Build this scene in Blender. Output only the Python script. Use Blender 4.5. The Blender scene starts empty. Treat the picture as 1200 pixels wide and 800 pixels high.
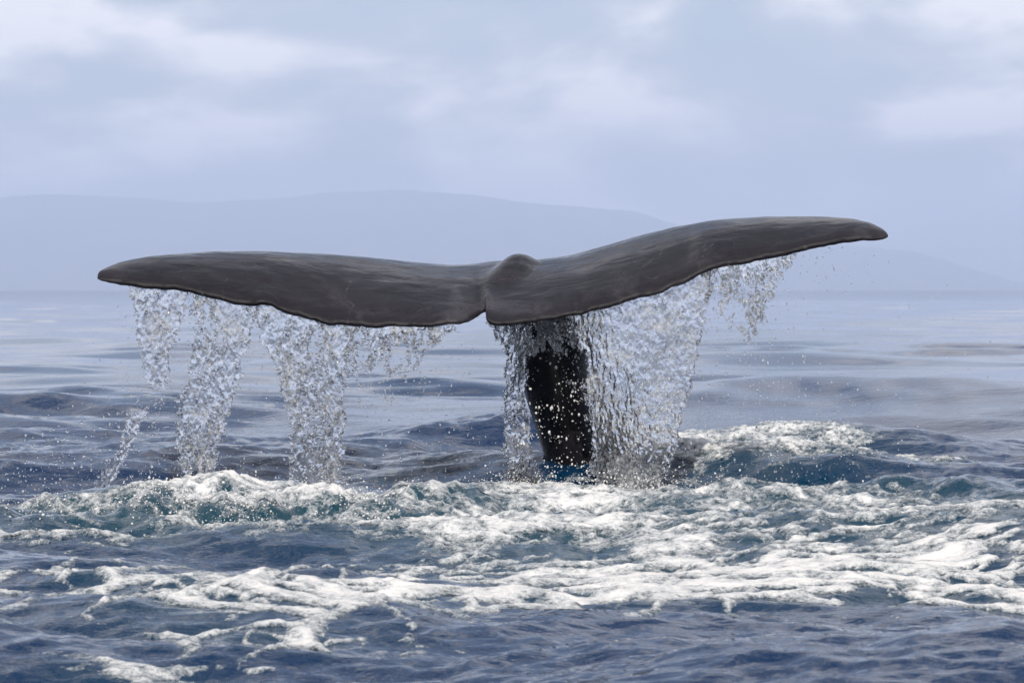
import bpy, bmesh, math
import numpy as np
from mathutils import Vector

R = math.radians
scene = bpy.context.scene
COL = scene.collection
rng = np.random.default_rng(11)

# ------------------------------------------------------------------ camera
D0 = 18.0                    # distance to the whale
S = 0.00495                  # metres per photo pixel at that distance
CAM_H = 1.15
cam_d = bpy.data.cameras.new('camera')
cam = bpy.data.objects.new('camera', cam_d)
COL.objects.link(cam)
cam.location = (0, 0, CAM_H)
cam.rotation_euler = (R(90), 0, 0)
cam_d.sensor_width = 36.0
cam_d.lens = 36.0 * D0 / (1200 * S)
cam_d.shift_y = -62 / 1200
cam_d.clip_start = 0.1
cam_d.clip_end = 60000
cam_d.dof.use_dof = True
cam_d.dof.focus_distance = 15.6
cam_d.dof.aperture_fstop = 9.0
scene.camera = cam

# ------------------------------------------------------------------ sky and sun
SUN_EL, SUN_AZ = R(38), R(183)          # azimuth clockwise from +Y (view direction)
sun_dir = Vector((math.sin(SUN_AZ) * math.cos(SUN_EL), math.cos(SUN_AZ) * math.cos(SUN_EL), math.sin(SUN_EL)))
sun_d = bpy.data.lights.new('sun', 'SUN')
sun_d.energy = 4.7
sun_d.angle = R(0.6)
sun_d.color = (1.0, 0.93, 0.84)
sun = bpy.data.objects.new('sun', sun_d)
COL.objects.link(sun)
sun.rotation_euler = sun_dir.to_track_quat('Z', 'Y').to_euler()
sun.location = (4, -4, 12)

world = bpy.data.worlds.new('World')
scene.world = world
world.use_nodes = True
nt = world.node_tree
nt.nodes.clear()


def N(tree, typ, **kw):
    n = tree.nodes.new(typ)
    for k, v in kw.items():
        if k in ('operation', 'blend_type', 'data_type', 'sky_type', 'noise_dimensions', 'feature', 'distance',
                 'attribute_name', 'interpolation_type', 'clamp'):
            setattr(n, k, v)
        else:
            n.inputs[k.replace('_', ' ')].default_value = v
    return n


def ramp(tree, fac, stops):
    n = tree.nodes.new('ShaderNodeValToRGB')
    el = n.color_ramp.elements
    while len(el) < len(stops):
        el.new(0.5)
    for e, (p, c) in zip(el, stops):
        e.position = p
        e.color = (*c, 1) if len(c) == 3 else c
    tree.links.new(fac, n.inputs['Fac'])
    return n.outputs['Color']


def mixcol(tree, fac, a, b, blend='MIX'):
    n = tree.nodes.new('ShaderNodeMix')
    n.data_type = 'RGBA'
    n.blend_type = blend
    for sock, v in ((n.inputs[0], fac), (n.inputs[6], a), (n.inputs[7], b)):
        if isinstance(v, (int, float)):
            sock.default_value = v
        elif isinstance(v, tuple):
            sock.default_value = (*v, 1)
        else:
            tree.links.new(v, sock)
    return n.outputs[2]


def mth(tree, op, a, b=None, c=None, clamp=False):
    n = tree.nodes.new('ShaderNodeMath')
    n.operation = op
    n.use_clamp = clamp
    for i, v in enumerate((a, b, c)):
        if v is None:
            continue
        if isinstance(v, (int, float)):
            n.inputs[i].default_value = v
        else:
            tree.links.new(v, n.inputs[i])
    return n.outputs[0]


sky = N(nt, 'ShaderNodeTexSky', sky_type='NISHITA')
sky.sun_disc = False
sky.sun_elevation = SUN_EL
sky.sun_rotation = SUN_AZ
sky.air_density = 1.0
sky.dust_density = 1.5
sky.ozone_density = 1.5
tc = nt.nodes.new('ShaderNodeTexCoord')
mp = nt.nodes.new('ShaderNodeMapping')
mp.inputs['Scale'].default_value = (1.0, 1.0, 2.3)
mp.inputs['Location'].default_value = (1.3, 0.2, 0.4)
nt.links.new(tc.outputs['Generated'], mp.inputs['Vector'])
n1 = N(nt, 'ShaderNodeTexNoise', Scale=8.5, Detail=7.0, Roughness=0.5, Distortion=0.3)
nt.links.new(mp.outputs['Vector'], n1.inputs['Vector'])
n2 = N(nt, 'ShaderNodeTexNoise', Scale=17.0, Detail=5.0, Roughness=0.5, Distortion=0.2)
nt.links.new(mp.outputs['Vector'], n2.inputs['Vector'])
cl = mth(nt, 'ADD', mth(nt, 'MULTIPLY', n1.outputs['Fac'], 0.72), mth(nt, 'MULTIPLY', n2.outputs['Fac'], 0.28))
# thin veil of grey-lilac cloud with paler tops, over the clear sky
cloud_col = ramp(nt, cl, [(0.40, (4.5, 4.8, 6.4)), (0.49, (6.5, 6.55, 7.3)), (0.58, (12.6, 12.0, 11.6))])
cover = ramp(nt, cl, [(0.39, (0.10,) * 3), (0.57, (0.90,) * 3)])
skyc = mixcol(nt, cover, sky.outputs['Color'], cloud_col)
bg = N(nt, 'ShaderNodeBackground', Strength=0.092)
nt.links.new(skyc, bg.inputs['Color'])
wo = nt.nodes.new('ShaderNodeOutputWorld')
nt.links.new(bg.outputs['Background'], wo.inputs['Surface'])

vs = scene.view_settings
vs.view_transform = 'Standard'
vs.look = 'None'
vs.gamma = 1.0
vs.exposure = 0.34
cy = scene.cycles
cy.use_denoising = True
cy.max_bounces = 14
cy.transmission_bounces = 12
cy.glossy_bounces = 4
cy.diffuse_bounces = 3
cy.transparent_max_bounces = 12
cy.volume_bounces = 1
cy.caustics_reflective = False
cy.caustics_refractive = False
cy.sample_clamp_indirect = 8.0


# ------------------------------------------------------------------ helpers
def P(px, py, Y):
    """Where the sight line of the photo's point (px, py) stands at distance Y."""
    k = S * Y / D0
    return np.array([(px - 600) * k, Y, CAM_H - (py - 338) * k])


def smooth(a, b, x):
    t = np.clip((x - a) / (b - a), 0, 1)
    return t * t * (3 - 2 * t)


_perm = np.random.default_rng(5).permutation(256).astype(np.int32)
_perm = np.concatenate([_perm, _perm, _perm])
_ga = np.random.default_rng(6).uniform(0, 2 * np.pi, 256)
_gx, _gy = np.cos(_ga), np.sin(_ga)
_jx = np.random.default_rng(7).uniform(0, 1, 256)
_jy = np.random.default_rng(8).uniform(0, 1, 256)


def perlin(x, y):
    xi, yi = np.floor(x).astype(np.int64), np.floor(y).astype(np.int64)
    xf, yf = x - xi, y - yi
    u, v = xf ** 3 * (xf * (xf * 6 - 15) + 10), yf ** 3 * (yf * (yf * 6 - 15) + 10)

    def g(dx, dy):
        h = _perm[_perm[(xi + dx) & 255] + ((yi + dy) & 255)]
        return _gx[h] * (xf - dx) + _gy[h] * (yf - dy)
    a = g(0, 0) * (1 - u) + g(1, 0) * u
    b = g(0, 1) * (1 - u) + g(1, 1) * u
    return (a * (1 - v) + b * v) * 1.5


def fbm(x, y, octs=4, gain=0.5, off=0.0):
    s, a, t = 0, 1.0, 0
    c, sn = math.cos(0.6), math.sin(0.6)
    x, y = x + off * 7.31, y - off * 3.7
    for i in range(octs):
        s = s + a * perlin(x, y)
        t += a
        a *= gain
        x, y = (c * x - sn * y) * 2.03 + 11.3, (sn * x + c * y) * 2.03 + 5.7
    return s / t


def ridged(x, y, octs=4, gain=0.5, off=0.0):
    s, a, t = 0, 1.0, 0
    c, sn = math.cos(0.8), math.sin(0.8)
    x, y = x + off * 5.1, y + off * 9.3
    for i in range(octs):
        s = s + a * (1 - np.abs(perlin(x, y)) * 1.6)
        t += a
        a *= gain
        x, y = (c * x - sn * y) * 2.1 + 3.3, (sn * x + c * y) * 2.1 + 8.7
    return s / t


def cells(x, y):
    """distance to the nearest cell wall of a Voronoi net (F2 - F1)"""
    xi, yi = np.floor(x).astype(np.int64), np.floor(y).astype(np.int64)
    f1 = np.full(x.shape, 9.0)
    f2 = np.full(x.shape, 9.0)
    for dx in (-1, 0, 1):
        for dy in (-1, 0, 1):
            h = _perm[_perm[(xi + dx) & 255] + ((yi + dy) & 255)]
            d = np.hypot(xi + dx + _jx[h] - x, yi + dy + _jy[h] - y)
            f2 = np.minimum(f2, np.maximum(f1, d))
            f1 = np.minimum(f1, d)
    return f2 - f1


def mesh_from(name, verts, faces, mat=None, smooth_sh=True):
    """verts (n,3), faces (m,3) or (m,4) arrays -> one mesh object"""
    me = bpy.data.meshes.new(name)
    verts = np.ascontiguousarray(verts, dtype=np.float32)
    faces = np.ascontiguousarray(faces, dtype=np.int32)
    k = faces.shape[1]
    me.vertices.add(len(verts))
    me.vertices.foreach_set('co', verts.ravel())
    me.loops.add(faces.size)
    me.loops.foreach_set('vertex_index', faces.ravel())
    me.polygons.add(len(faces))
    me.polygons.foreach_set('loop_start', np.arange(0, faces.size, k, dtype=np.int32))
    if smooth_sh:
        me.polygons.foreach_set('use_smooth', np.ones(len(faces), dtype=bool))
    me.update(calc_edges=True)
    me.validate()
    if mat:
        me.materials.append(mat)
    o = bpy.data.objects.new(name, me)
    COL.objects.link(o)
    return o


def attr(o, name, vals):
    a = o.data.attributes.new(name, 'FLOAT', 'POINT')
    a.data.foreach_set('value', np.ascontiguousarray(vals, dtype=np.float32))


def tag(o, label=None, cat=None, group=None, kind=None):
    for k, v in (('label', label), ('category', cat), ('group', group), ('kind', kind)):
        if v:
            o[k] = v
    return o


def grid_faces(nr, nc, wrap=False):
    i = np.arange(nr - 1)[:, None]
    j = np.arange(nc if wrap else nc - 1)[None, :]
    j2 = (j + 1) % nc
    return np.stack([i * nc + j, i * nc + j2, (i + 1) * nc + j2, (i + 1) * nc + j], -1).reshape(-1, 4)


# ------------------------------------------------------------------ materials
def new_mat(name):
    m = bpy.data.materials.new(name)
    m.use_nodes = True
    t = m.node_tree
    b = t.nodes['Principled BSDF']
    return m, t, b


def objco(t, scale=(1, 1, 1)):
    c = t.nodes.new('ShaderNodeTexCoord')
    m = t.nodes.new('ShaderNodeMapping')
    m.inputs['Scale'].default_value = scale
    t.links.new(c.outputs['Object'], m.inputs['Vector'])
    return m.outputs['Vector']


def noise(t, vec, scale, detail=4.0, rough=0.55, dist=0.0):
    n = N(t, 'ShaderNodeTexNoise', Scale=scale, Detail=detail, Roughness=rough, Distortion=dist)
    t.links.new(vec, n.inputs['Vector'])
    return n.outputs['Fac']


def bump(t, h, strength, dist, prev=None):
    b = t.nodes.new('ShaderNodeBump')
    b.inputs['Strength'].default_value = strength
    b.inputs['Distance'].default_value = dist
    t.links.new(h, b.inputs['Height'])
    if prev:
        t.links.new(prev, b.inputs['Normal'])
    return b.outputs['Normal']


def mat_sea():
    m, t, b = new_mat('sea_water')
    a = N(t, 'ShaderNodeAttribute', attribute_name='air')
    f = N(t, 'ShaderNodeAttribute', attribute_name='fine')
    colr = mixcol(t, a.outputs['Fac'], (0.0012, 0.015, 0.050), (0.0030, 0.030, 0.046))
    t.links.new(colr, b.inputs['Base Color'])
    b.inputs['IOR'].default_value = 1.333
    b.inputs['Roughness'].default_value = 0.035
    v = objco(t, (1.0, 1.6, 1.0))
    h1 = noise(t, v, 7.0, 3.0, 0.5, 0.3)
    h2 = noise(t, v, 26.0, 2.0, 0.5, 0.2)
    s1 = t.nodes.new('ShaderNodeBump')
    s1.inputs['Distance'].default_value = 0.02
    t.links.new(h1, s1.inputs['Height'])
    t.links.new(mth(t, 'MULTIPLY', f.outputs['Fac'], 0.38), s1.inputs['Strength'])
    s2 = t.nodes.new('ShaderNodeBump')
    s2.inputs['Distance'].default_value = 0.006
    t.links.new(h2, s2.inputs['Height'])
    t.links.new(mth(t, 'MULTIPLY', f.outputs['Fac'], 0.32), s2.inputs['Strength'])
    t.links.new(s1.outputs['Normal'], s2.inputs['Normal'])
    t.links.new(s2.outputs['Normal'], b.inputs['Normal'])
    return m


def mat_foam():
    m, t, b = new_mat('sea_foam')
    th = N(t, 'ShaderNodeAttribute', attribute_name='thick')
    v = objco(t, (1, 1, 1))
    n1 = noise(t, v, 30.0, 6.0, 0.72)
    n2 = noise(t, v, 110.0, 3.0, 0.7)
    w = mth(t, 'ADD', th.outputs['Fac'], mth(t, 'MULTIPLY', mth(t, 'ADD', mth(t, 'MULTIPLY', mth(t, 'SUBTRACT', n1, 0.5), 1.5), mth(t, 'MULTIPLY', mth(t, 'SUBTRACT', n2, 0.5), 0.7)), 1.0), clamp=True)
    colr = ramp(t, w, [(0.0, (0.22, 0.28, 0.33)), (0.40, (0.44, 0.47, 0.49)), (0.9, (0.72, 0.705, 0.69))])
    t.links.new(colr, b.inputs['Base Color'])
    # thin froth lets the water show through
    tb = t.nodes.new('ShaderNodeBsdfTransparent')
    ms = t.nodes.new('ShaderNodeMixShader')
    t.links.new(ramp(t, w, [(0.02, (0.0,) * 3), (0.58, (1.0,) * 3)]), ms.inputs[0])
    t.links.new(tb.outputs[0], ms.inputs[1])
    t.links.new(b.outputs[0], ms.inputs[2])
    t.links.new(ms.outputs[0], t.nodes['Material Output'].inputs['Surface'])
    b.inputs['Roughness'].default_value = 0.45
    b.inputs['IOR'].default_value = 1.33
    b.inputs['Subsurface Weight'].default_value = 0.0
    nn = bump(t, n1, 0.9, 0.02)
    nn = bump(t, n2, 0.7, 0.006, nn)
    t.links.new(nn, b.inputs['Normal'])
    return m


def mat_drops():
    m, t, b = new_mat('falling_water')
    b.inputs['Base Color'].default_value = (1.0, 1.0, 1.0, 1)
    b.inputs['Transmission Weight'].default_value = 1.0
    b.inputs['IOR'].default_value = 1.33
    b.inputs['Roughness'].default_value = 0.03
    # white patches: air bubbles, and clusters of glints put into the colour
    d = t.nodes.new('ShaderNodeBsdfDiffuse')
    d.inputs['Color'].default_value = (0.82, 0.84, 0.86, 1)
    tr = t.nodes.new('ShaderNodeBsdfTranslucent')
    tr.inputs['Color'].default_value = (0.82, 0.84, 0.86, 1)
    mx = t.nodes.new('ShaderNodeMixShader')
    mx.inputs[0].default_value = 0.5
    t.links.new(d.outputs[0], mx.inputs[1])
    t.links.new(tr.outputs[0], mx.inputs[2])
    v = objco(t)
    fa = noise(t, v, 40.0, 4.0, 0.7)
    fb = noise(t, v, 5.0, 3.0, 0.6)
    fac = ramp(t, mth(t, 'ADD', mth(t, 'MULTIPLY', fa, 0.6), mth(t, 'MULTIPLY', fb, 0.4)), [(0.46, (0.02,) * 3), (0.58, (0.30,) * 3), (0.66, (0.8,) * 3)])
    m2 = t.nodes.new('ShaderNodeMixShader')
    t.links.new(fac, m2.inputs[0])
    t.links.new(b.outputs[0], m2.inputs[1])
    t.links.new(mx.outputs[0], m2.inputs[2])
    t.links.new(m2.outputs[0], t.nodes['Material Output'].inputs['Surface'])
    return m


def mat_whale():
    m, t, b = new_mat('wet_whale_skin')
    v = objco(t)
    vs_ = objco(t, (0.8, 1.9, 1.9))
    n1 = noise(t, v, 2.3, 6.0, 0.6, 0.6)
    n2 = noise(t, vs_, 6.0, 5.0, 0.6, 0.8)
    n3 = noise(t, v, 38.0, 4.0, 0.7)
    base = ramp(t, n1, [(0.3, (0.005, 0.0045, 0.0066)), (0.55, (0.010, 0.0090, 0.0122)), (0.70, (0.034, 0.031, 0.037))])
    streak = ramp(t, n2, [(0.52, (0, 0, 0)), (0.74, (0.22,) * 3)])
    base = mixcol(t, streak, base, (0.034, 0.031, 0.037))
    # scars: thin pale scratches
    wv = N(t, 'ShaderNodeTexVoronoi', feature='DISTANCE_TO_EDGE', Scale=2.2)
    vd = t.nodes.new('ShaderNodeVectorMath')
    vd.operation = 'ADD'
    nd = N(t, 'ShaderNodeTexNoise', Scale=1.2, Detail=3.0)
    t.links.new(v, nd.inputs['Vector'])
    t.links.new(v, vd.inputs[0])
    t.links.new(nd.outputs['Color'], vd.inputs[1])
    t.links.new(vd.outputs[0], wv.inputs['Vector'])
    sc = ramp(t, wv.outputs['Distance'], [(0.0, (1,) * 3), (0.009, (0,) * 3)])
    msk = ramp(t, n3, [(0.48, (0,) * 3), (0.66, (0.22,) * 3)])
    scf = mth(t, 'MULTIPLY', sc, msk)
    base = mixcol(t, scf, base, (0.22, 0.20, 0.20))
    t.links.new(base, b.inputs['Base Color'])
    rg = ramp(t, n2, [(0.3, (0.10,) * 3), (0.7, (0.28,) * 3)])
    rim = N(t, 'ShaderNodeAttribute', attribute_name='rim')
    t.links.new(mixcol(t, rim.outputs['Fac'], rg, (0.55, 0.55, 0.55)), b.inputs['Roughness'])
    b.inputs['IOR'].default_value = 1.36
    b.inputs['Specular IOR Level'].default_value = 0.31
    vw = objco(t, (1.0, 1.7, 1.7))
    h = noise(t, vw, 5.0, 4.0, 0.55, 0.8)
    nn = bump(t, h, 0.22, 0.03)
    nn = bump(t, n3, 0.10, 0.004, nn)
    t.links.new(nn, b.inputs['Normal'])
    return m


def mat_hill():
    m, t, b = new_mat('distant_land')
    v = objco(t)
    c = ramp(t, noise(t, v, 0.004, 5.0, 0.6), [(0.35, (0.035, 0.05, 0.03)), (0.65, (0.09, 0.085, 0.06))])
    t.links.new(c, b.inputs['Base Color'])
    b.inputs['Roughness'].default_value = 0.9
    return m


M_SEA, M_FOAM, M_DROP, M_WHALE, M_HILL = mat_sea(), mat_foam(), mat_drops(), mat_whale(), mat_hill()

# ------------------------------------------------------------------ the sea surface
wr = np.random.default_rng(21)
WAVES = []
for lam, n, slope in ((11.0, 3, 0.022), (6.0, 5, 0.028), (3.4, 8, 0.034), (2.0, 10, 0.044), (1.2, 12, 0.050),
                      (0.7, 14, 0.046), (0.42, 14, 0.036), (0.25, 10, 0.022)):
    for _ in range(n):
        L = lam * wr.uniform(0.75, 1.3)
        th = wr.normal(0.25, 0.45)
        k = 2 * np.pi / L
        WAVES.append((k * math.sin(th), k * math.cos(th), wr.uniform(0, 6.28), slope * 1.0 / k, L))


def seg_ridge(x, y, pts, w_front, w_back):
    """a ridge along a line of (x, y, height); steeper or gentler on the two sides"""
    pts = np.array(pts, dtype=float)
    yc = np.interp(x, pts[:, 0], pts[:, 1])
    hh = np.interp(x, pts[:, 0], pts[:, 2])
    d = y - yc
    w = np.where(d < 0, w_front, w_back)
    return hh * np.exp(-(d / w) ** 2)


def churn(x, y):
    """how churned up the water is by the whale (0..1)"""
    a = np.exp(-(((x - 0.9) / 2.3) ** 2 + ((y - 15.0) / 2.6) ** 4))
    b_ = np.exp(-(((x + 1.9) / 1.6) ** 2 + ((y - 14.4) / 0.9) ** 4))
    return np.clip(a + b_, 0, 1)


def sea_height(x, y, res=None):
    """res: local sample spacing; waves shorter than it can carry fade out"""
    z = np.zeros_like(x)
    calm = 0.55 + 0.45 * np.clip(0.5 + 1.2 * fbm(x * 0.09, y * 0.05, 2, off=3.0), 0, 1)
    gust = np.clip(0.6 + 1.3 * fbm(x * 0.22, y * 0.10, 3, off=9.0), 0.15, 1.4)
    farw = smooth(26, 42, np.hypot(x, y))
    gust = gust * (1 - 0.85 * farw * smooth(0.15, -0.2, fbm(x * 0.15, y * 0.06, 2, off=17.0)))
    for kx, ky, ph, A, L in WAVES:
        amp = A * (calm if L > 2.5 else calm * gust)
        amp = amp * (1 - (0.7 if L < 1.0 else 0.35 if L < 3.0 else 0.25) * farw)
        if res is not None:
            amp = amp * (1 - smooth(0.25, 0.5, res / L))
        s = np.sin(kx * x + ky * y + ph)
        z += amp * (s + 0.18 * s * s)
    # swells and wash round the whale, placed as seen
    wob = 0.5 * fbm(x * 0.7, y * 0.3, 3, off=2.0)
    z += seg_ridge(x, y + wob, [(-4.5, 13.9, 0.03), (-2.9, 13.9, 0.03), (-2.1, 14.1, 0.03), (-1.35, 14.4, 0.07), (-0.8, 14.5, 0.03),
                                (-0.1, 14.9, 0.10), (0.6, 15.2, 0.06), (1.2, 15, 0.0)], 0.55, 1.1)
    z += seg_ridge(x, y + wob, [(0.3, 13.6, 0.0), (1.2, 13.4, 0.12), (2.0, 13.2, 0.20), (2.5, 13.1, 0.24), (3.1, 12.7, 0.20), (4.5, 12.5, 0.05)], 1.15, 1.0)
    z += seg_ridge(x, y + wob * 0.5, [(-0.2, 8.9, 0.0), (0.8, 8.9, 0.14), (1.4, 9.0, 0.19), (2.4, 8.9, 0.05), (4, 9, 0.06)], 0.9, 0.8)
    z += seg_ridge(x, y + wob, [(-1.6, 20.0, 0.0), (-0.6, 21.0, 0.13), (0.2, 21.4, 0.17), (1.2, 21.5, 0.08), (1.9, 21.5, 0.08), (2.8, 20.5, 0.07), (4.5, 20.0, 0.05)], 0.75, 1.3)
    z += seg_ridge(x, y + wob, [(-6, 19.0, 0.10), (-3, 19.2, 0.13), (-1.8, 19.4, 0.09), (-0.9, 19.4, 0.0)], 0.55, 1.0)
    z += seg_ridge(x, y + wob * 3, [(0.8, 30, 0.0), (2.0, 30, 0.17), (4, 29.5, 0.20), (8, 29, 0.1)], 2.2, 2.2)
    z += seg_ridge(x, y + wob * 3, [(-9, 29, 0.1), (-5, 29, 0.17), (-3.2, 29.5, 0.10), (-2.0, 30, 0.0)], 2.2, 2.2)
    z -= seg_ridge(x, y + wob, [(-4.5, 13.1, 0.08), (-1.3, 13.4, 0.09), (-0.5, 13.5, 0.04), (0.2, 13.6, 0.0)], 0.5, 0.5)
    z -= 0.05 * np.exp(-(((x - 1.6) / 1.0) ** 2 + ((y - 19.0) / 0.9) ** 2))
    z -= seg_ridge(x, y, [(-4, 10.8, 0.03), (1, 10.8, 0.05), (2, 10.6, 0.10), (4, 10.4, 0.08)], 0.9, 0.9)
    z -= (x * x + y * y) / (2 * 6.371e6)        # the Earth's curve sets the horizon
    # turbulence
    near = (np.abs(x) < 7) & (y > 6) & (y < 26)
    if near.any():
        xs, ys = x[near], y[near]
        c = churn(xs, ys)
        t1 = 0.075 * fbm(xs * 1.5, ys * 1.1, 4, 0.55, off=1.0)
        t2 = 0.05 * (ridged(xs * 2.6, ys * 1.9, 4, 0.5, off=4.0) - 0.6)
        splash = np.exp(-((ys - 14.3) / 0.55) ** 2) * smooth(-4.6, -3.0, xs) * (1 - smooth(-0.5, 0.3, xs))
        t3 = 0.10 * fbm(xs * 3.2, ys * 2.6, 4, 0.55, off=6.0) * splash
        chop = 0.036 * fbm(xs * 2.2, ys * 3.0, 3, 0.5, off=7.0) + 0.022 * (ridged(xs * 2.6, ys * 4.2, 3, 0.45, off=8.0) - 0.6)
        z[near] += c * (t1 + t2) + t3 + chop * smooth(26, 20, ys) * smooth(6, 7, ys)
    return z


EL = [
    (40, 629, 0.6, 0.30, 0.62), (130, 628, 0.45, 0.30, 0.7), (220, 627, 0.4, 0.35, 0.6), (300, 626, 0.45, 0.32, 0.85), (390, 627, 0.4, 0.35, 0.6), (470, 632, 0.4, 0.45, 0.5),
    (1150, 640, 0.35, 0.5, 0.42), (1160, 665, 0.4, 0.4, 0.42), (560, 655, 0.8, 0.6, 0.5), (900, 536, 0.8, 0.5, 0.5), (840, 540, 0.5, 0.5, 0.5),
    (800, 552, 0.35, 0.6, 0.85), (860, 556, 0.5, 0.6, 0.8), (930, 552, 0.5, 0.7, 0.8), (1000, 556, 0.5, 0.6, 0.6), (900, 530, 0.7, 0.6, 0.7), (1060, 548, 0.4, 0.6, 0.5),
    # foam patches: photo x, photo y, half width (m), half depth (m), amount
    (150, 622, 1.25, 0.55, 0.55), (300, 590, 0.75, 0.40, 0.75), (60, 655, 1.0, 0.35, 0.75), (230, 640, 1.0, 0.30, 0.75), (380, 650, 0.6, 0.35, 0.35),
    (470, 600, 0.5, 0.7, 0.45), (560, 610, 0.8, 0.9, 0.72), (700, 590, 0.9, 1.0, 0.85), (650, 575, 0.7, 0.8, 0.6), (800, 620, 1.0, 1.1, 0.85), (640, 650, 0.8, 0.8, 0.8),
    (760, 680, 0.9, 0.7, 0.62), (880, 580, 0.8, 1.0, 0.62), (960, 610, 0.8, 0.9, 0.55), (1060, 600, 0.65, 0.8, 0.5), (1140, 606, 0.35, 0.5, 0.6),
    (880, 560, 0.7, 0.9, 0.4), (900, 538, 0.75, 0.8, 0.85), (820, 548, 0.4, 0.8, 0.75), (1010, 548, 0.6, 0.8, 0.48), (1090, 552, 0.5, 0.7, 0.34),
    (920, 660, 0.9, 0.8, 0.34), (1020, 660, 0.8, 0.8, 0.28), (900, 700, 0.9, 0.5, 0.32), (1020, 708, 0.8, 0.5, 0.26), (780, 715, 0.7, 0.4, 0.26), (1120, 720, 0.4, 0.4, 0.40), (920, 722, 0.6, 0.4, 0.32), (1120, 680, 0.5, 0.6, 0.38), (960, 700, 0.7, 0.4, 0.3), (1150, 730, 0.2, 0.12, 0.4),
    (540, 690, 0.8, 0.35, 0.52), (420, 722, 0.7, 0.4, 0.36), (330, 738, 0.6, 0.35, 0.40), (240, 755, 0.5, 0.4, 0.46), (330, 775, 0.45, 0.2, 0.42), (520, 722, 0.6, 0.4, 0.38), (640, 725, 0.5, 0.35, 0.30),
    (210, 730, 0.35, 0.25, 0.5), (130, 715, 0.3, 0.2, 0.36), (70, 725, 0.25, 0.1, 0.36), (150, 798, 0.3, 0.15, 0.45), (230, 578, 0.22, 0.3, 0.7), (368, 578, 0.3, 0.3, 0.75), (612, 577, 0.3, 0.35, 0.7), (740, 577, 0.4, 0.4, 0.85), (500, 558, 0.30, 0.30, 0.62), (440, 562, 0.2, 0.2, 0.5),
]


def foam_mask(x, y):
    f = np.zeros_like(x)
    inv = np.ones_like(x)
    for px, py, rx, ry, am in EL:
        Y = CAM_H * D0 / ((py - 338) * S)
        X = (px - 600) * S * Y / D0
        q = ((x - X) / rx) ** 2 + ((y - Y) / ry) ** 2
        inv *= 1 - am * np.exp(-q)
    return 1 - inv


def build_sea():
    dense = R(14)
    a1 = np.linspace(-dense, dense, 540)
    rest = np.linspace(dense, 2 * np.pi - dense, 92)[1:-1]
    ang = np.concatenate([a1, rest])
    rows = [0.15]
    while rows[-1] < 15500:
        r = rows[-1]
        if r < 7.5:
            g = 0.05
        elif r < 24:
            g = 0.0027
        elif r < 60:
            g = 0.0058
        elif r < 300:
            g = 0.014
        else:
            g = 0.03
        rows.append(r * (1 + g))
    r = np.array(rows)
    rr, aa = np.meshgrid(r, ang, indexing='ij')
    x, y = (rr * np.sin(aa)).ravel(), (rr * np.cos(aa)).ravel()
    dr = np.gradient(r)
    colw = np.where(np.abs(ang) <= dense, 2 * dense / 540, 0.066)
    res = np.maximum(np.broadcast_to(dr[:, None], rr.shape) * 0.8, rr * colw[None, :]).ravel()
    z = sea_height(x, y, res)
    v = np.stack([x, y, z], -1)
    f = grid_faces(len(r), len(ang), wrap=True)[:, ::-1]
    # close the tiny hole at the centre
    o = mesh_from('sea', v, f, M_SEA)
    m = foam_mask(x, y)
    attr(o, 'air', np.clip(m * 0.9 + 0.35 * churn(x, y), 0, 1) * ((y > 6) & (np.abs(x) < 8)))
    d = np.hypot(x, y)
    attr(o, 'fine', np.clip(1.0 - 0.8 * smooth(24, 36, d) - 0.15 * smooth(40, 200, d), 0, 1))
    tag(o, 'open dark blue sea with small waves reaching the hazy horizon', 'sea', kind='structure')
    return o


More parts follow.
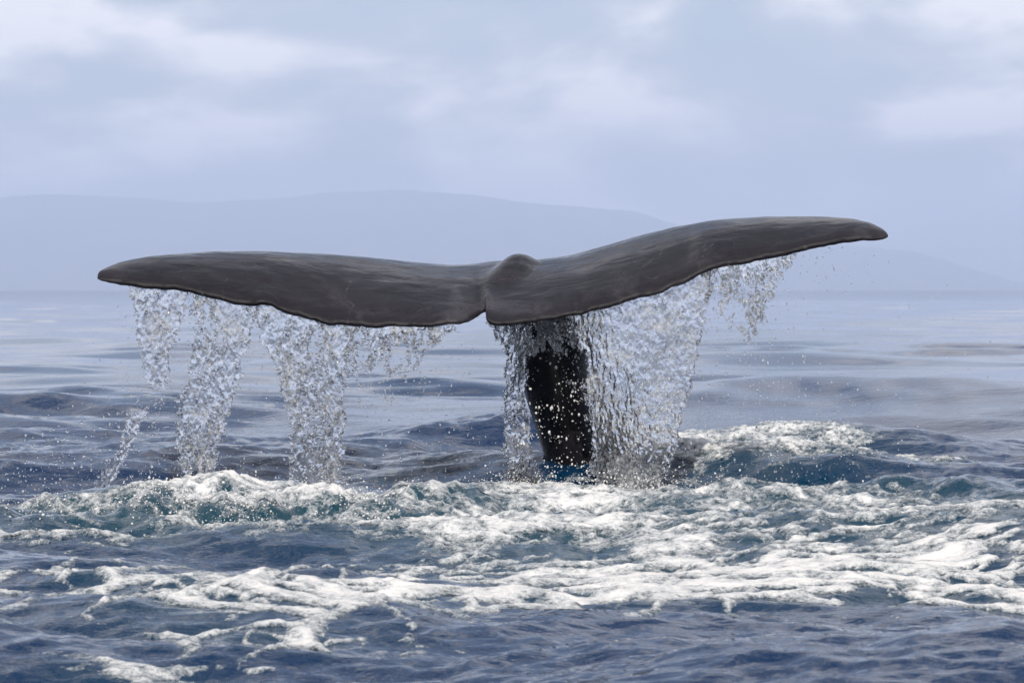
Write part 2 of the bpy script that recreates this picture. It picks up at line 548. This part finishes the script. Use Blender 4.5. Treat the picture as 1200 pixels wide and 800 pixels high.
def build_foam():
    xs = np.arange(-3.7, 3.7, 0.0125)
    ys = []
    yy = 8.6
    while yy < 22.8:
        ys.append(yy)
        yy += 0.0011 * yy
    ys = np.array(ys)
    x, y = [q.ravel() for q in np.meshgrid(xs, ys, indexing='xy')]
    m = foam_mask(x, y)
    act = m > 0.05
    fv = np.full(x.shape, -1.0)
    xa, ya, ma = x[act], y[act], m[act]
    wx = xa + 0.22 * fbm(xa * 1.3, ya * 1.3, 3, off=12.0)
    wy = ya + 0.30 * fbm(xa * 1.3, ya * 1.3, 3, off=15.0)
    ma = np.clip(ma + 0.05 * smooth(12.6, 11.4, ya) * smooth(0.15, 0.4, ma), 0, 1)
    ma = np.clip(ma + 0.22 * smooth(18.4, 19.0, ya) * smooth(0.5, 0.9, xa) * smooth(0.2, 0.5, ma), 0, 1)
    lc = smooth(12.8, 11.6, ya)
    sk = smooth(0.4, 1.4, xa) * smooth(14.6, 13.2, ya)
    streak = fbm((wx + 0.5 * wy) * 1.6, (wy - 0.25 * wx) * 5.5, 4, 0.6, off=26.0)
    n_big = fbm(wx * 1.5, wy * 1.1, 4, 0.55, off=20.0)
    n_mid = ridged(wx * 3.2, wy * 3.0, 4, 0.6, off=21.0) - 0.62
    nf = fbm(wx * 9, wy * 8, 4, 0.7, off=23.0)
    lace = cells(wx * 2.6, wy * 1.9)
    lace2 = cells(wx * 7.0 + 30, wy * 5.5)
    net = 0.32 - np.minimum(lace * 1.2, 0.16 + lace2)
    f = (ma * 0.80 - 0.47) * 1.05 + 0.62 * n_big * (1 - 0.4 * lc) + 0.30 * n_mid * (1 - lc) + 0.62 * nf * (1 - 0.45 * lc) + (0.42 * (1.1 - ma) + 1.0 * lc) * net + sk * 1.0 * streak
    fv[act] = f
    zs = sea_height(xa, ya)
    lump = 0.5 + fbm(xa * 5.5, ya * 4.4, 4, 0.6, off=30.0)
    lump2 = np.abs(fbm(xa * 16, ya * 14, 2, 0.5, off=33.0))
    fp = np.clip(f, 0, 1)
    zo = np.clip(f * 0.05, -0.02, 0.012) + fp * (0.030 * lump * smooth(11.5, 14, ya) + 0.004 * lump + 0.022 * lump2)
    z = np.full(x.shape, -1.0)
    z[act] = zs + zo
    nr, nc = len(ys), len(xs)
    F = grid_faces(nr, nc)
    keep = (fv[F] > -0.06).any(1) & (z[F] > -0.95).all(1)
    F = F[keep]
    used = np.unique(F)
    idx = np.full(len(x), -1)
    idx[used] = np.arange(len(used))
    o = mesh_from('sea_foam', np.stack([x, y, z], -1)[used], idx[F], M_FOAM)
    attr(o, 'thick', np.clip(fv[used] * 1.25 + 0.12 + 0.15 * smooth(12.8, 11.6, y[used]) * smooth(0, 0.1, fv[used]), 0, 1))
    tag(o, 'white churned foam spreading over the water round the whale tail', 'foam', kind='stuff')
    print('foam faces', len(F))
    return o


# ------------------------------------------------------------------ far land
def build_hills():
    prof = np.array([(-900, 300), (-600, 262), (-300, 250), (-60, 232), (80, 226), (200, 236), (300, 233), (400, 224), (480, 221), (560, 228), (640, 238), (700, 244),
                     (745, 246), (780, 258), (830, 270), (900, 279), (960, 284), (1030, 289), (1080, 296), (1130, 312), (1180, 328), (1240, 337), (1300, 340)], float)
    Y0 = 20000.0
    k = S * Y0 / D0
    px = np.linspace(-900, 1300, 300)
    hz = (338 - np.interp(px, prof[:, 0], prof[:, 1])) * k
    hz = np.maximum(hz, -5) + 34
    t = np.linspace(-1, 1, 41)
    PX, T = np.meshgrid((px - 600) * k, t, indexing='xy')
    HZ = np.broadcast_to(hz[None, :], PX.shape)
    shape = np.clip(1 - np.abs(T), 0, 1) ** 0.8
    n = fbm(PX * 0.0016, T * 3.0, 5, 0.55, off=40.0)
    Z = HZ * shape * (1 + 0.5 * n * (1 - shape)) + 34 * n * shape * np.clip(HZ / 80, 0, 1) - 6 * (1 - shape) - 40
    YY = Y0 + T * 2600
    o = mesh_from('hills', np.stack([PX.ravel(), YY.ravel(), Z.ravel()], -1), grid_faces(41, 300), M_HILL)
    tag(o, 'faint blue mountainous coast fading into haze on the horizon', 'hills', kind='structure')
    return o


# ------------------------------------------------------------------ whale tail
def resample(pts, xs):
    p = np.array(pts, float)
    return np.interp(xs, p[:, 0], p[:, 1])


LE = [(112, 325), (114, 320), (120, 315.5), (140, 308), (180, 301), (240, 297), (300, 296.5), (360, 298.5), (420, 303), (480, 310), (530, 314), (570, 312), (640, 306), (665, 303.5),
      (700, 294), (740, 282), (790, 269), (840, 261), (900, 256), (960, 256), (1000, 258), (1020, 262), (1035, 269), (1043, 277)]
TE_L = [(112, 326), (125, 330), (150, 333.5), (180, 336.5), (205, 338), (240, 345), (270, 353), (298, 358), (312, 357), (325, 362), (350, 372), (380, 378), (420, 381), (470, 382),
        (520, 380.5), (545, 377), (560, 370), (568, 362), (574, 356), (620, 356)]
TE_R = [(540, 368), (567, 370), (573, 376.5), (583, 380), (620, 377), (680, 366), (720, 357), (770, 343), (806, 329), (818, 320), (835, 313.5), (860, 308), (900, 302), (930, 296), (960, 288), (985, 282),
        (1010, 280), (1030, 281), (1043, 278)]


def fluke_loft(bm, x0, x1, te, tip):
    """airfoil sections from root x0 to tip x1 (photo columns)"""
    n, mh = 90, 14
    sgn = 1 if x1 > x0 else -1
    tt = np.linspace(0, 1, n)
    tt = 1 - (1 - tt) ** 1.5
    px = x0 + (x1 - x0) * tt
    le, tr = resample(LE, px), resample(te, px)
    span = np.clip(np.abs(px - 572) / abs(x1 - 572), 0, 1)
    chord = 1.18 * np.sqrt(np.clip(1 - span ** 1.7, 0, 1)) * (1 - 0.25 * span) + 0.01
    rings = []
    for i in range(n):
        yte = 17.58 + 0.10 * span[i] ** 2
        if te is TE_L:
            yte += 0.24 * float(smooth(535, 574, px[i]))
        A, B = P(px[i], tr[i], yte), P(px[i], le[i], 17.58 + 0.10 * span[i] ** 2 + chord[i])
        d = B - A
        L = np.linalg.norm(d)
        nrm = np.array([0, -d[2], d[1]]) / max(np.hypot(d[1], d[2]), 1e-6)
        T = 0.085 * min(1, chord[i] / 0.9) + 0.006
        e = 0.017 * min(1, chord[i] / 0.35) + 0.003
        us = 0.5 - 0.5 * np.cos(np.linspace(0, np.pi, mh))
        prof = e * np.sqrt(np.clip(np.minimum(us / 0.02, 1), 0, 1)) * (1 - us) + T * 1.9 * us ** 0.9 * np.sqrt(np.clip(1 - us, 0, 1))
        cam_ = 0.035 * 4 * us * (1 - us) * min(1, L)
        # keep the upper skin through the outline: shift sections down at the leading edge
        up = [A + d * u + nrm * (c + h * 0.75) for u, c, h in zip(us, cam_, prof)]
        lo = [A + d * u + nrm * (c - h * 0.9) for u, c, h in zip(us, cam_, prof)]
        rings.append(up + lo[-2:0:-1])
    vs_ = [[bm.verts.new(p) for p in r] for r in rings]
    m = len(rings[0])
    for i in range(n - 1):
        for j in range(m):
            q = [vs_[i][j], vs_[i][(j + 1) % m], vs_[i + 1][(j + 1) % m], vs_[i + 1][j]]
            bm.faces.new(q)
    bm.faces.new(vs_[0])
    bm.faces.new(vs_[-1])


def tube_loft(bm, secs, m=40):
    """secs: centre (x,y,z), half widths rx (x) and ry (in the bending plane), smooth spline between"""
    secs = np.array(secs, float)
    t = np.arange(len(secs))
    tq = np.linspace(0, len(secs) - 1, 70)
    out = np.zeros((70, secs.shape[1]))
    for c in range(secs.shape[1]):      # Catmull-Rom
        p = secs[:, c]
        i = np.clip(np.floor(tq).astype(int), 0, len(p) - 2)
        f = tq - i
        g = lambda k: p[np.clip(k, 0, len(p) - 1)]
        out[:, c] = 0.5 * (2 * g(i) + (g(i + 1) - g(i - 1)) * f + (2 * g(i - 1) - 5 * g(i) + 4 * g(i + 1) - g(i + 2)) * f ** 2
                           + (3 * g(i) - g(i - 1) - 3 * g(i + 1) + g(i + 2)) * f ** 3)
    rings = []
    for i in range(70):
        a, b_ = out[max(i - 1, 0), :3], out[min(i + 1, 69), :3]
        tan = (b_ - a) / np.linalg.norm(b_ - a)
        side = np.array([1, 0, 0]) - tan * tan[0]
        side /= np.linalg.norm(side)
        nn = np.cross(tan, side)
        ring = []
        for j in range(m):
            an = 2 * math.pi * j / m
            ca, sa = math.cos(an), math.sin(an)
            ring.append(bm.verts.new(out[i, :3] + side * out[i, 3] * ca + nn * out[i, 4] * sa))
        rings.append(ring)
    for i in range(69):
        for j in range(m):
            bm.faces.new([rings[i][j], rings[i][(j + 1) % m], rings[i + 1][(j + 1) % m], rings[i + 1][j]])
    bm.faces.new(rings[0])
    bm.faces.new(rings[-1])


def bake(o, name, mat):
    dg = bpy.context.evaluated_depsgraph_get()
    me = bpy.data.meshes.new_from_object(o.evaluated_get(dg), depsgraph=dg)
    me.name = name
    old = o.data
    bpy.data.objects.remove(o)
    r = bpy.data.objects.new(name, me)
    me.materials.clear()
    me.materials.append(mat)
    me.polygons.foreach_set('use_smooth', np.ones(len(me.polygons), dtype=bool))
    COL.objects.link(r)
    return r


def build_whale():
    bm = bmesh.new()
    fluke_loft(bm, 600, 112, TE_L, True)
    fluke_loft(bm, 569, 1043, TE_R, True)

    def c(px, Y, z, rx, ry):
        return ((px - 600) * S * Y / D0, Y, z, rx, ry)
    tube_loft(bm, [c(700, 19.5, -1.2, 0.42, 0.55), c(690, 19.2, -0.5, 0.34, 0.48), c(698, 18.98, 0.0, 0.29, 0.42), c(669, 18.82, 0.35, 0.22, 0.34), c(650, 18.70, 0.7, 0.225, 0.30),
                   c(645, 18.62, 0.95, 0.225, 0.27), c(622, 18.52, 1.12, 0.20, 0.20), c(607, 18.40, 1.215, 0.125, 0.15), c(593, 18.16, 1.165, 0.14, 0.092), c(583, 17.98, 1.095, 0.09, 0.048)])
    bmesh.ops.recalc_face_normals(bm, faces=bm.faces)
    me = bpy.data.meshes.new('whale_tail')
    bm.to_mesh(me)
    bm.free()
    o = bpy.data.objects.new('whale_tail_raw', me)
    COL.objects.link(o)
    r = o.modifiers.new('r', 'REMESH')
    r.mode = 'VOXEL'
    r.voxel_size = 0.013
    s = o.modifiers.new('s', 'SMOOTH')
    s.factor = 0.5
    s.iterations = 9
    o = bake(o, 'whale_tail', M_WHALE)
    # blend the ridge of the stock into the flukes
    cv = np.empty(len(o.data.vertices) * 3, np.float32)
    o.data.vertices.foreach_get('co', cv)
    cv = cv.reshape(-1, 3)
    wt = smooth(0.42, 0.22, np.abs(cv[:, 0] - 0.0)) * smooth(17.86, 18.0, cv[:, 1]) * smooth(0.95, 1.05, cv[:, 2])
    vg = o.vertex_groups.new(name='blend')
    for lvl in (0.33, 0.66, 1.0):
        ids = np.nonzero((wt > lvl - 0.33) & (wt <= lvl))[0]
        vg.add([int(q) for q in ids], lvl, 'REPLACE')
    s2 = o.modifiers.new('s2', 'SMOOTH')
    s2.factor = 0.5
    s2.iterations = 26
    s2.vertex_group = 'blend'
    o.name = 'whale_raw'
    o = bake(o, 'whale_tail', M_WHALE)
    # folds and a slightly ragged trailing edge
    n = len(o.data.vertices)
    co = np.empty(n * 3, np.float32)
    o.data.vertices.foreach_get('co', co)
    co = co.reshape(-1, 3).astype(float)
    x, y, z = co.T
    w = 0.008 * fbm(x * 1.6, y * 3.0 + z * 2, 3, off=50.0) + 0.0012 * fbm(x * 9, y * 5 + z * 9, 2, off=52.0)
    rag = smooth(17.78, 17.6, y) * smooth(0.3, 0.7, z)
    co[:, 2] += w + rag * 0.022 * fbm(x * 6, np.zeros_like(x), 3, 0.6, off=55.0)
    co[:, 1] += rag * 0.03 * fbm(x * 5, np.ones_like(x), 3, 0.6, off=57.0)
    attr(o, 'rim', smooth(17.70, 17.60, y - 0.10 * (np.abs(x + 0.14) / 2.3) ** 2) * smooth(0.3, 0.7, z))
    o.data.vertices.foreach_set('co', co.astype(np.float32).ravel())
    o.data.update()
    tag(o, 'dark grey wet whale tail with broad flukes raised above the sea', 'whale')
    print('whale', n)
    return o


# ------------------------------------------------------------------ falling water
def points_to_water(name, pts, rad, voxel, mat):
    me = bpy.data.meshes.new(name + '_pts')
    me.from_pydata([tuple(p) for p in pts], [], [])
    o = bpy.data.objects.new(name + '_pts', me)
    COL.objects.link(o)
    attr(o, 'rad', rad)
    g = bpy.data.node_groups.new('merge_drops', 'GeometryNodeTree')
    g.interface.new_socket('Geometry', in_out='INPUT', socket_type='NodeSocketGeometry')
    g.interface.new_socket('Geometry', in_out='OUTPUT', socket_type='NodeSocketGeometry')
    gi, go = g.nodes.new('NodeGroupInput'), g.nodes.new('NodeGroupOutput')
    na = g.nodes.new('GeometryNodeInputNamedAttribute')
    na.data_type = 'FLOAT'
    na.inputs['Name'].default_value = 'rad'
    mpn = g.nodes.new('GeometryNodeMeshToPoints')
    pv = g.nodes.new('GeometryNodePointsToVolume')
    pv.resolution_mode = 'VOXEL_SIZE'
    pv.inputs['Voxel Size'].default_value = voxel
    vm = g.nodes.new('GeometryNodeVolumeToMesh')
    vm.resolution_mode = 'GRID'
    vm.inputs['Threshold'].default_value = 0.1
    g.links.new(gi.outputs[0], mpn.inputs['Mesh'])
    g.links.new(na.outputs['Attribute'], mpn.inputs['Radius'])
    g.links.new(na.outputs['Attribute'], pv.inputs['Radius'])
    g.links.new(mpn.outputs[0], pv.inputs['Points'])
    g.links.new(pv.outputs[0], vm.inputs['Volume'])
    g.links.new(vm.outputs[0], go.inputs[0])
    md = o.modifiers.new('g', 'NODES')
    md.node_group = g
    sm = o.modifiers.new('s', 'SMOOTH')
    sm.factor = 0.5
    sm.iterations = 1
    r = bake(o, name, mat)
    print(name, 'faces', len(r.data.polygons))
    return r


def curtain(name, label, left, right, Yc, dens, thick=0.05, fade=(1.0, 1.0), seed=0, hole=0.0, blobs=0.5, lean=0.0):
    """A falling sheet of water, torn into strings, holes and drops; left and right outlines (photo x, y) run downward."""
    g = np.random.default_rng(100 + seed)
    left, right = np.array(left, float), np.array(right, float)
    y0, y1 = min(left[0, 1], right[0, 1]), max(left[-1, 1], right[-1, 1])
    x0, x1 = min(left[:, 0].min(), right[:, 0].min()) - 8, max(left[:, 0].max(), right[:, 0].max()) + 8

    def field(px, py):
        xl, xr = np.interp(py, left[:, 1], left[:, 0]), np.interp(py, right[:, 1], right[:, 0])
        v = (py - y0) / (y1 - y0)
        sx, sz = px * S, py * S
        wob = 5 * fbm(sx * 3, sz * 9, 3, 0.6, off=seed + 2.0)
        st = 0.6 * fbm(sx * 7 + 0.5 * fbm(sx * 4, sz * 3, 2, off=seed + 4.0), sz * 2.0, 3, 0.6, off=seed + 60.0) + 0.55 * fbm(sx * 26, sz * 10, 3, 0.65, off=seed + 63.0)
        e = np.minimum(px - xl, xr - px) + wob
        topl = (np.where(px < 570, resample(TE_L, px), resample(TE_R, px)) - 1) if callable(Yc) else np.interp(px, [left[0, 0], right[0, 0]], [left[0, 1], right[0, 1]])
        bot = (y1 - py) / 45 + 0.55 * fbm(sx * 12, sz * 1.5, 2, off=seed + 6.0)
        q = st - hole + 0.30 * (fade[0] + (fade[1] - fade[0]) * v - 0.5) + np.minimum(0, e / 16 - 0.15) + np.minimum(0, bot - 0.3)
        q = q + 0.25 * smooth(14, 0, py - topl)
        return np.where(py > topl - 3, q, -1), v

    def depth(px, py, v):
        wav = fbm(px * S * 3.0, py * S * 1.6, 3, off=seed + 70.0)
        return (Yc(px) if callable(Yc) else Yc) + (thick * 1.6 * wav) * (0.1 + 0.9 * smooth(0, 0.25, v)) + lean * v

    def world(px, py, Y):
        kk = S * Y / D0
        return np.stack([(px - 600) * kk, Y, CAM_H - (py - 338) * kk], -1)
    gx, gy = np.arange(x0, x1, 0.8), np.arange(y0 - 3, y1, 0.9)
    px, py = [a.ravel() for a in np.meshgrid(gx, gy, indexing='xy')]
    q, v = field(px, py)
    Ym = depth(px, py, v)
    sx, sz = px * S, py * S
    th = 0.011 * np.sqrt(np.clip(q / 0.35, 0, 1))
    bf = 0.75 + 0.85 * fbm(sx * 38, sz * 17, 3, 0.62, off=seed + 80.0)
    bb = 0.75 + 0.85 * fbm(sx * 34, sz * 15, 3, 0.62, off=seed + 85.0)
    A, B = world(px, py, Ym - th * np.clip(bf, 0.1, 2)), world(px, py, Ym + th * np.clip(bb, 0.1, 2))
    F = grid_faces(len(gy), len(gx))
    F = F[(q[F] > 0).any(1)]
    n = len(px)
    FF = np.concatenate([F[:, ::-1], F + n])
    used = np.unique(FF)
    idx = np.full(2 * n, -1)
    idx[used] = np.arange(len(used))
    sheet = mesh_from(name + '_film', np.concatenate([A, B])[used], idx[FF], M_DROP)
    # drops and strings around the sheet
    m = int(dens)
    px, py = g.uniform(x0, x1, m * 6), g.uniform(y0, y1, m * 6)
    q, v = field(px, py)
    k = g.uniform(0, 1, len(px)) < blobs * np.exp(-((q + 0.02) / 0.16) ** 2)
    px, py, q, v = px[k], py[k], q[k], v[k]
    Y = depth(px, py, v) + thick * 0.5 * g.normal(0, 1, len(px)) * (0.2 + v)
    pts = world(px, py, Y)
    rad = 0.0036 + 0.0052 * g.uniform(0, 1, len(px)) ** 2.5
    ex = g.uniform(0, 1, len(px)) < 0.4
    tail = pts[ex] + np.stack([g.normal(0, 0.005, ex.sum()), g.normal(0, 0.004, ex.sum()), -g.uniform(0.006, 0.014, ex.sum())], -1)
    o = points_to_water(name, np.concatenate([pts, tail]), np.concatenate([rad, rad[ex] * 0.75]), 0.0042, M_DROP)
    bm = bmesh.new()
    bm.from_mesh(sheet.data)
    bm.from_mesh(o.data)
    old = sheet.data
    bm.to_mesh(o.data)
    bm.free()
    bpy.data.objects.remove(sheet)
    bpy.data.meshes.remove(old)
    tag(o, label, 'falling water', 'water streaming off the flukes', kind='stuff')
    print(name, len(pts), len(o.data.polygons))
    return o


_ico = None


def drops(name, label, cat, pts, rad, mat, stretch=None, seed=0, lumpy=0.25, sub=1):
    """many small drops joined into one mesh"""
    global _ico
    bm = bmesh.new()
    bmesh.ops.create_icosphere(bm, subdivisions=sub + 1, radius=1.0)
    V = np.array([v.co[:] for v in bm.verts])
    F = np.array([[v.index for v in f.verts] for f in bm.faces])
    bm.free()
    g = np.random.default_rng(300 + seed)
    n = len(pts)
    q = g.normal(0, 1, (n, 3, 3))
    q, _ = np.linalg.qr(q)
    sc = g.uniform(1 - lumpy, 1 + lumpy, (n, 3))
    W = V[None] * sc[:, None, :] * (1 + lumpy * 0.6 * g.uniform(-1, 1, (n, len(V), 1)))
    W = np.einsum('nvi,nij->nvj', W, q)
    if stretch is not None:
        W[:, :, 2] *= stretch[:, None]
    W = W * rad[:, None, None] + pts[:, None, :]
    FF = F[None] + (np.arange(n) * len(V))[:, None, None]
    o = mesh_from(name, W.reshape(-1, 3), FF.reshape(-1, 3), mat)
    tag(o, label, cat, kind='stuff')
    return o


def at_px(px, py, Y):
    k = S * Y / D0
    return np.stack([(px - 600) * k, Y + np.zeros_like(px), CAM_H - (py - 338) * k], -1)


def te_y(px):
    return 17.615 + 0.10 * (np.abs(px - 572) / 465) ** 2


def build_water():
    curtain('water_sheet', 'narrow sheet of water falling from the left fluke near its tip',
            [(156, 337), (160, 360), (165, 390), (172, 420), (172, 455)], [(216, 342), (212, 370), (204, 395), (197, 420), (192, 456)], te_y, 900, 0.03, fade=(1.2, 0.8), seed=1, hole=-0.08)
    curtain('water_curtain', 'ragged curtain of water that splits into two tails below the left fluke',
            [(226, 346), (226, 400), (222, 440), (206, 470), (206, 515), (214, 545), (216, 596)], [(296, 358), (290, 400), (280, 440), (268, 480), (258, 520), (250, 545), (246, 598)],
            te_y, 2600, 0.05, fade=(1.1, 0.9), seed=2, hole=0.05)
    curtain('water_curtain', 'broad curtain of water pouring to the foam from the middle of the left fluke',
            [(288, 358), (300, 380), (325, 420), (330, 460), (342, 500), (345, 600)], [(415, 382), (412, 400), (405, 440), (398, 490), (400, 530), (388, 600)],
            te_y, 4200, 0.05, fade=(1.2, 0.9), seed=3, hole=0.05)
    curtain('water_fringe', 'short fringe of drips under the left fluke towards the notch',
            [(405, 382), (405, 420), (400, 470)], [(528, 381), (515, 400), (455, 480)], te_y, 2400, 0.04, fade=(1.1, -0.4), seed=4, hole=0.12)
    curtain('water_curtain', 'thin strip of water running down the left side of the tail stock',
            [(586, 388), (593, 420), (592, 470), (592, 520), (592, 600)], [(618, 388), (616, 420), (612, 470), (620, 520), (640, 600)], 18.36, 2200, 0.04, fade=(1.0, 1.2), seed=5)
    curtain('water_curtain', 'widest dense curtain of water pouring from the right fluke beside the tail stock',
            [(676, 366), (684, 392), (690, 410), (692, 450), (694, 500), (702, 540), (712, 602)], [(832, 316), (824, 360), (818, 390), (806, 430), (798, 470), (786, 510), (777, 545), (770, 602)],
            te_y, 5200, 0.06, fade=(1.5, 1.5), seed=6, hole=-0.15, lean=0.25)
    curtain('water_fringe', 'lacy fringe of water and drips under the outer right fluke',
            [(826, 317), (832, 345), (850, 380), (862, 410)], [(928, 297), (915, 330), (900, 360), (880, 410)], te_y, 2000, 0.04, fade=(1.0, 0.0), seed=7, hole=0.10)
    curtain('water_curtain', 'splashing water clinging under the flukes across the top of the tail stock',
            [(578, 379), (588, 392), (602, 408)], [(700, 362), (698, 395), (692, 416)], 18.10, 2600, 0.05, fade=(1.1, -0.3), seed=8, hole=0.05)
    curtain('water_string', 'thin slanting string of drops falling clear of the left fluke tip',
            [(150, 480), (146, 510), (128, 545), (112, 570), (96, 596)], [(168, 482), (158, 512), (140, 548), (124, 575), (112, 598)], 17.5, 700, 0.03, fade=(0.9, 1.1), seed=9)

    g = np.random.default_rng(77)
    X, Yp, Rr = [], [], []

    def field(n, cx, cy, sx, sy, r=(0.002, 0.006)):
        X.append(g.normal(cx, sx, n))
        Yp.append(g.normal(cy, sy, n))
        Rr.append(r[0] + (r[1] - r[0]) * g.uniform(0, 1, n) ** 2)
    field(200, 185, 430, 40, 60)
    field(160, 172, 472, 14, 22, (0.002, 0.007))
    field(260, 300, 400, 60, 30)
    field(120, 230, 560, 20, 20, (0.002, 0.007))
    field(160, 365, 560, 28, 20, (0.002, 0.007))
    field(120, 110, 520, 55, 30, (0.003, 0.008))
    field(130, 60, 560, 50, 18, (0.002, 0.0065))
    field(150, 230, 545, 45, 25, (0.002, 0.0065))
    field(320, 360, 470, 60, 60)
    field(300, 480, 430, 45, 45)
    field(140, 520, 500, 50, 45)
    field(260, 870, 380, 45, 45)
    field(200, 900, 450, 50, 60)
    field(140, 960, 470, 50, 50)
    field(60, 985, 310, 35, 15)
    field(150, 930, 545, 40, 20, (0.002, 0.0065))
    field(160, 810, 440, 16, 70, (0.003, 0.007))
    field(110, 1040, 440, 80, 60)
    field(160, 880, 400, 25, 50, (0.002, 0.009))
    field(60, 70, 540, 40, 20, (0.002, 0.009))
    X, Yp, Rr = map(np.concatenate, (X, Yp, Rr))
    Yw = 17.6 + g.normal(0, 0.25, len(X))
    edge = np.where(X < 572, resample(TE_L, X), resample(TE_R, X))
    ok = ((Yp > edge + 4) | (X < 105) | (X > 1050)) & (Yp > 290) & (Yp < 585) & ~((X < 130) & (Yp < 345)) & ~((X > 1043) & (Yp < 330))
    X, Yp, Rr, Yw = X[ok], Yp[ok], Rr[ok], Yw[ok]
    drops('flying_drops', 'scattered drops of water flying below and beside the flukes', 'water drops', at_px(X, Yp, Yw), Rr, M_DROP,
          stretch=g.uniform(0.8, 2.0, len(X)), seed=1, sub=0)
    # white drops in front of the dark tail stock
    n = 1300
    X, Yp = g.uniform(600, 706, n), 395 + 175 * g.uniform(0, 1, n) ** 0.9
    nn = fbm(X * 0.03, Yp * 0.03, 3, off=88.0)
    ok = nn + g.normal(0, 0.22, n) > 0.08
    X, Yp = X[ok], Yp[ok]
    Rr = 0.0018 + 0.0062 * g.uniform(0, 1, len(X)) ** 3.5
    drops('flying_drops', 'white drops falling in front of the dark tail stock', 'water drops', at_px(X, Yp, 18.1 + g.normal(0, 0.06, len(X))), Rr, M_SPRAY,
          stretch=g.uniform(0.8, 1.8, len(X)), seed=2, sub=0)
    # spray thrown up by the wash: along the left crest, at the foot of the curtains
    x = np.concatenate([g.uniform(-3.4, -0.4, 7500), g.normal(0.45, 0.6, 3000), g.normal(1.5, 0.5, 600)])
    y = np.concatenate([14.15 + g.normal(0, 0.3, 7500), 16.8 + g.normal(0, 0.7, 3000), 18.0 + g.normal(0, 0.7, 600)])
    m = fbm(x * 2.5, y * 2.0, 3, off=91.0)
    ok = m + g.normal(0, 0.15, len(x)) > 0.05
    x, y = x[ok], y[ok]
    z = sea_height(x, y) + 0.004 + np.abs(g.normal(0, 0.04, len(x))) * np.clip(0.6 + 2 * fbm(x * 3, y, 2, off=95.0), 0.1, 1.5)
    for fx, fw, n_, hh in ((230, 22, 500, 0.10), (368, 30, 700, 0.12), (612, 20, 700, 0.10), (740, 42, 1300, 0.13), (690, 30, 500, 0.06)):
        xx = (fx - 600) * S * 0.975 + g.normal(0, fw * S, n_)
        yy = 17.55 + g.normal(0, 0.14, n_)
        x, y = np.concatenate([x, xx]), np.concatenate([y, yy])
        z = np.concatenate([z, sea_height(xx, yy) + hh * g.uniform(0, 1, n_) ** 2.2])
    rr = 0.0016 + 0.0048 * g.uniform(0, 1, len(x)) ** 4
    drops('wash_spray', 'fine white spray thrown up along the foaming wash', 'spray', np.stack([x, y, z], -1), rr, M_SPRAY, seed=3, lumpy=0.35, sub=0)


def mat_spray():
    m, t, b = new_mat('white_spray')
    b.inputs['Base Color'].default_value = (0.80, 0.80, 0.79, 1)
    b.inputs['Roughness'].default_value = 0.25
    b.inputs['IOR'].default_value = 1.33
    b.inputs['Transmission Weight'].default_value = 0.35
    return m


M_SPRAY = mat_spray()

build_sea()
build_foam()
build_hills()
build_whale()
build_water()

# ------------------------------------------------------------------ sea haze
def build_haze():
    bm = bmesh.new()
    bmesh.ops.create_cube(bm, size=1.0)
    for v in bm.verts:
        v.co = Vector((v.co.x * 48000, v.co.y * 48000, -70 if v.co.z < 0 else 760))
    me = bpy.data.meshes.new('haze')
    bm.to_mesh(me)
    bm.free()
    m = bpy.data.materials.new('sea_haze')
    m.use_nodes = True
    t = m.node_tree
    t.nodes.clear()
    pv = t.nodes.new('ShaderNodeVolumePrincipled')
    pv.inputs['Color'].default_value = (0.575, 0.68, 0.91, 1)
    pv.inputs['Density'].default_value = 0.00013
    pv.inputs['Anisotropy'].default_value = 0.0
    out = t.nodes.new('ShaderNodeOutputMaterial')
    t.links.new(pv.outputs['Volume'], out.inputs['Volume'])
    me.materials.append(m)
    o = bpy.data.objects.new('haze', me)
    COL.objects.link(o)
    tag(o, 'pale blue sea haze hanging over the water to the horizon', 'haze', kind='stuff')


build_haze()
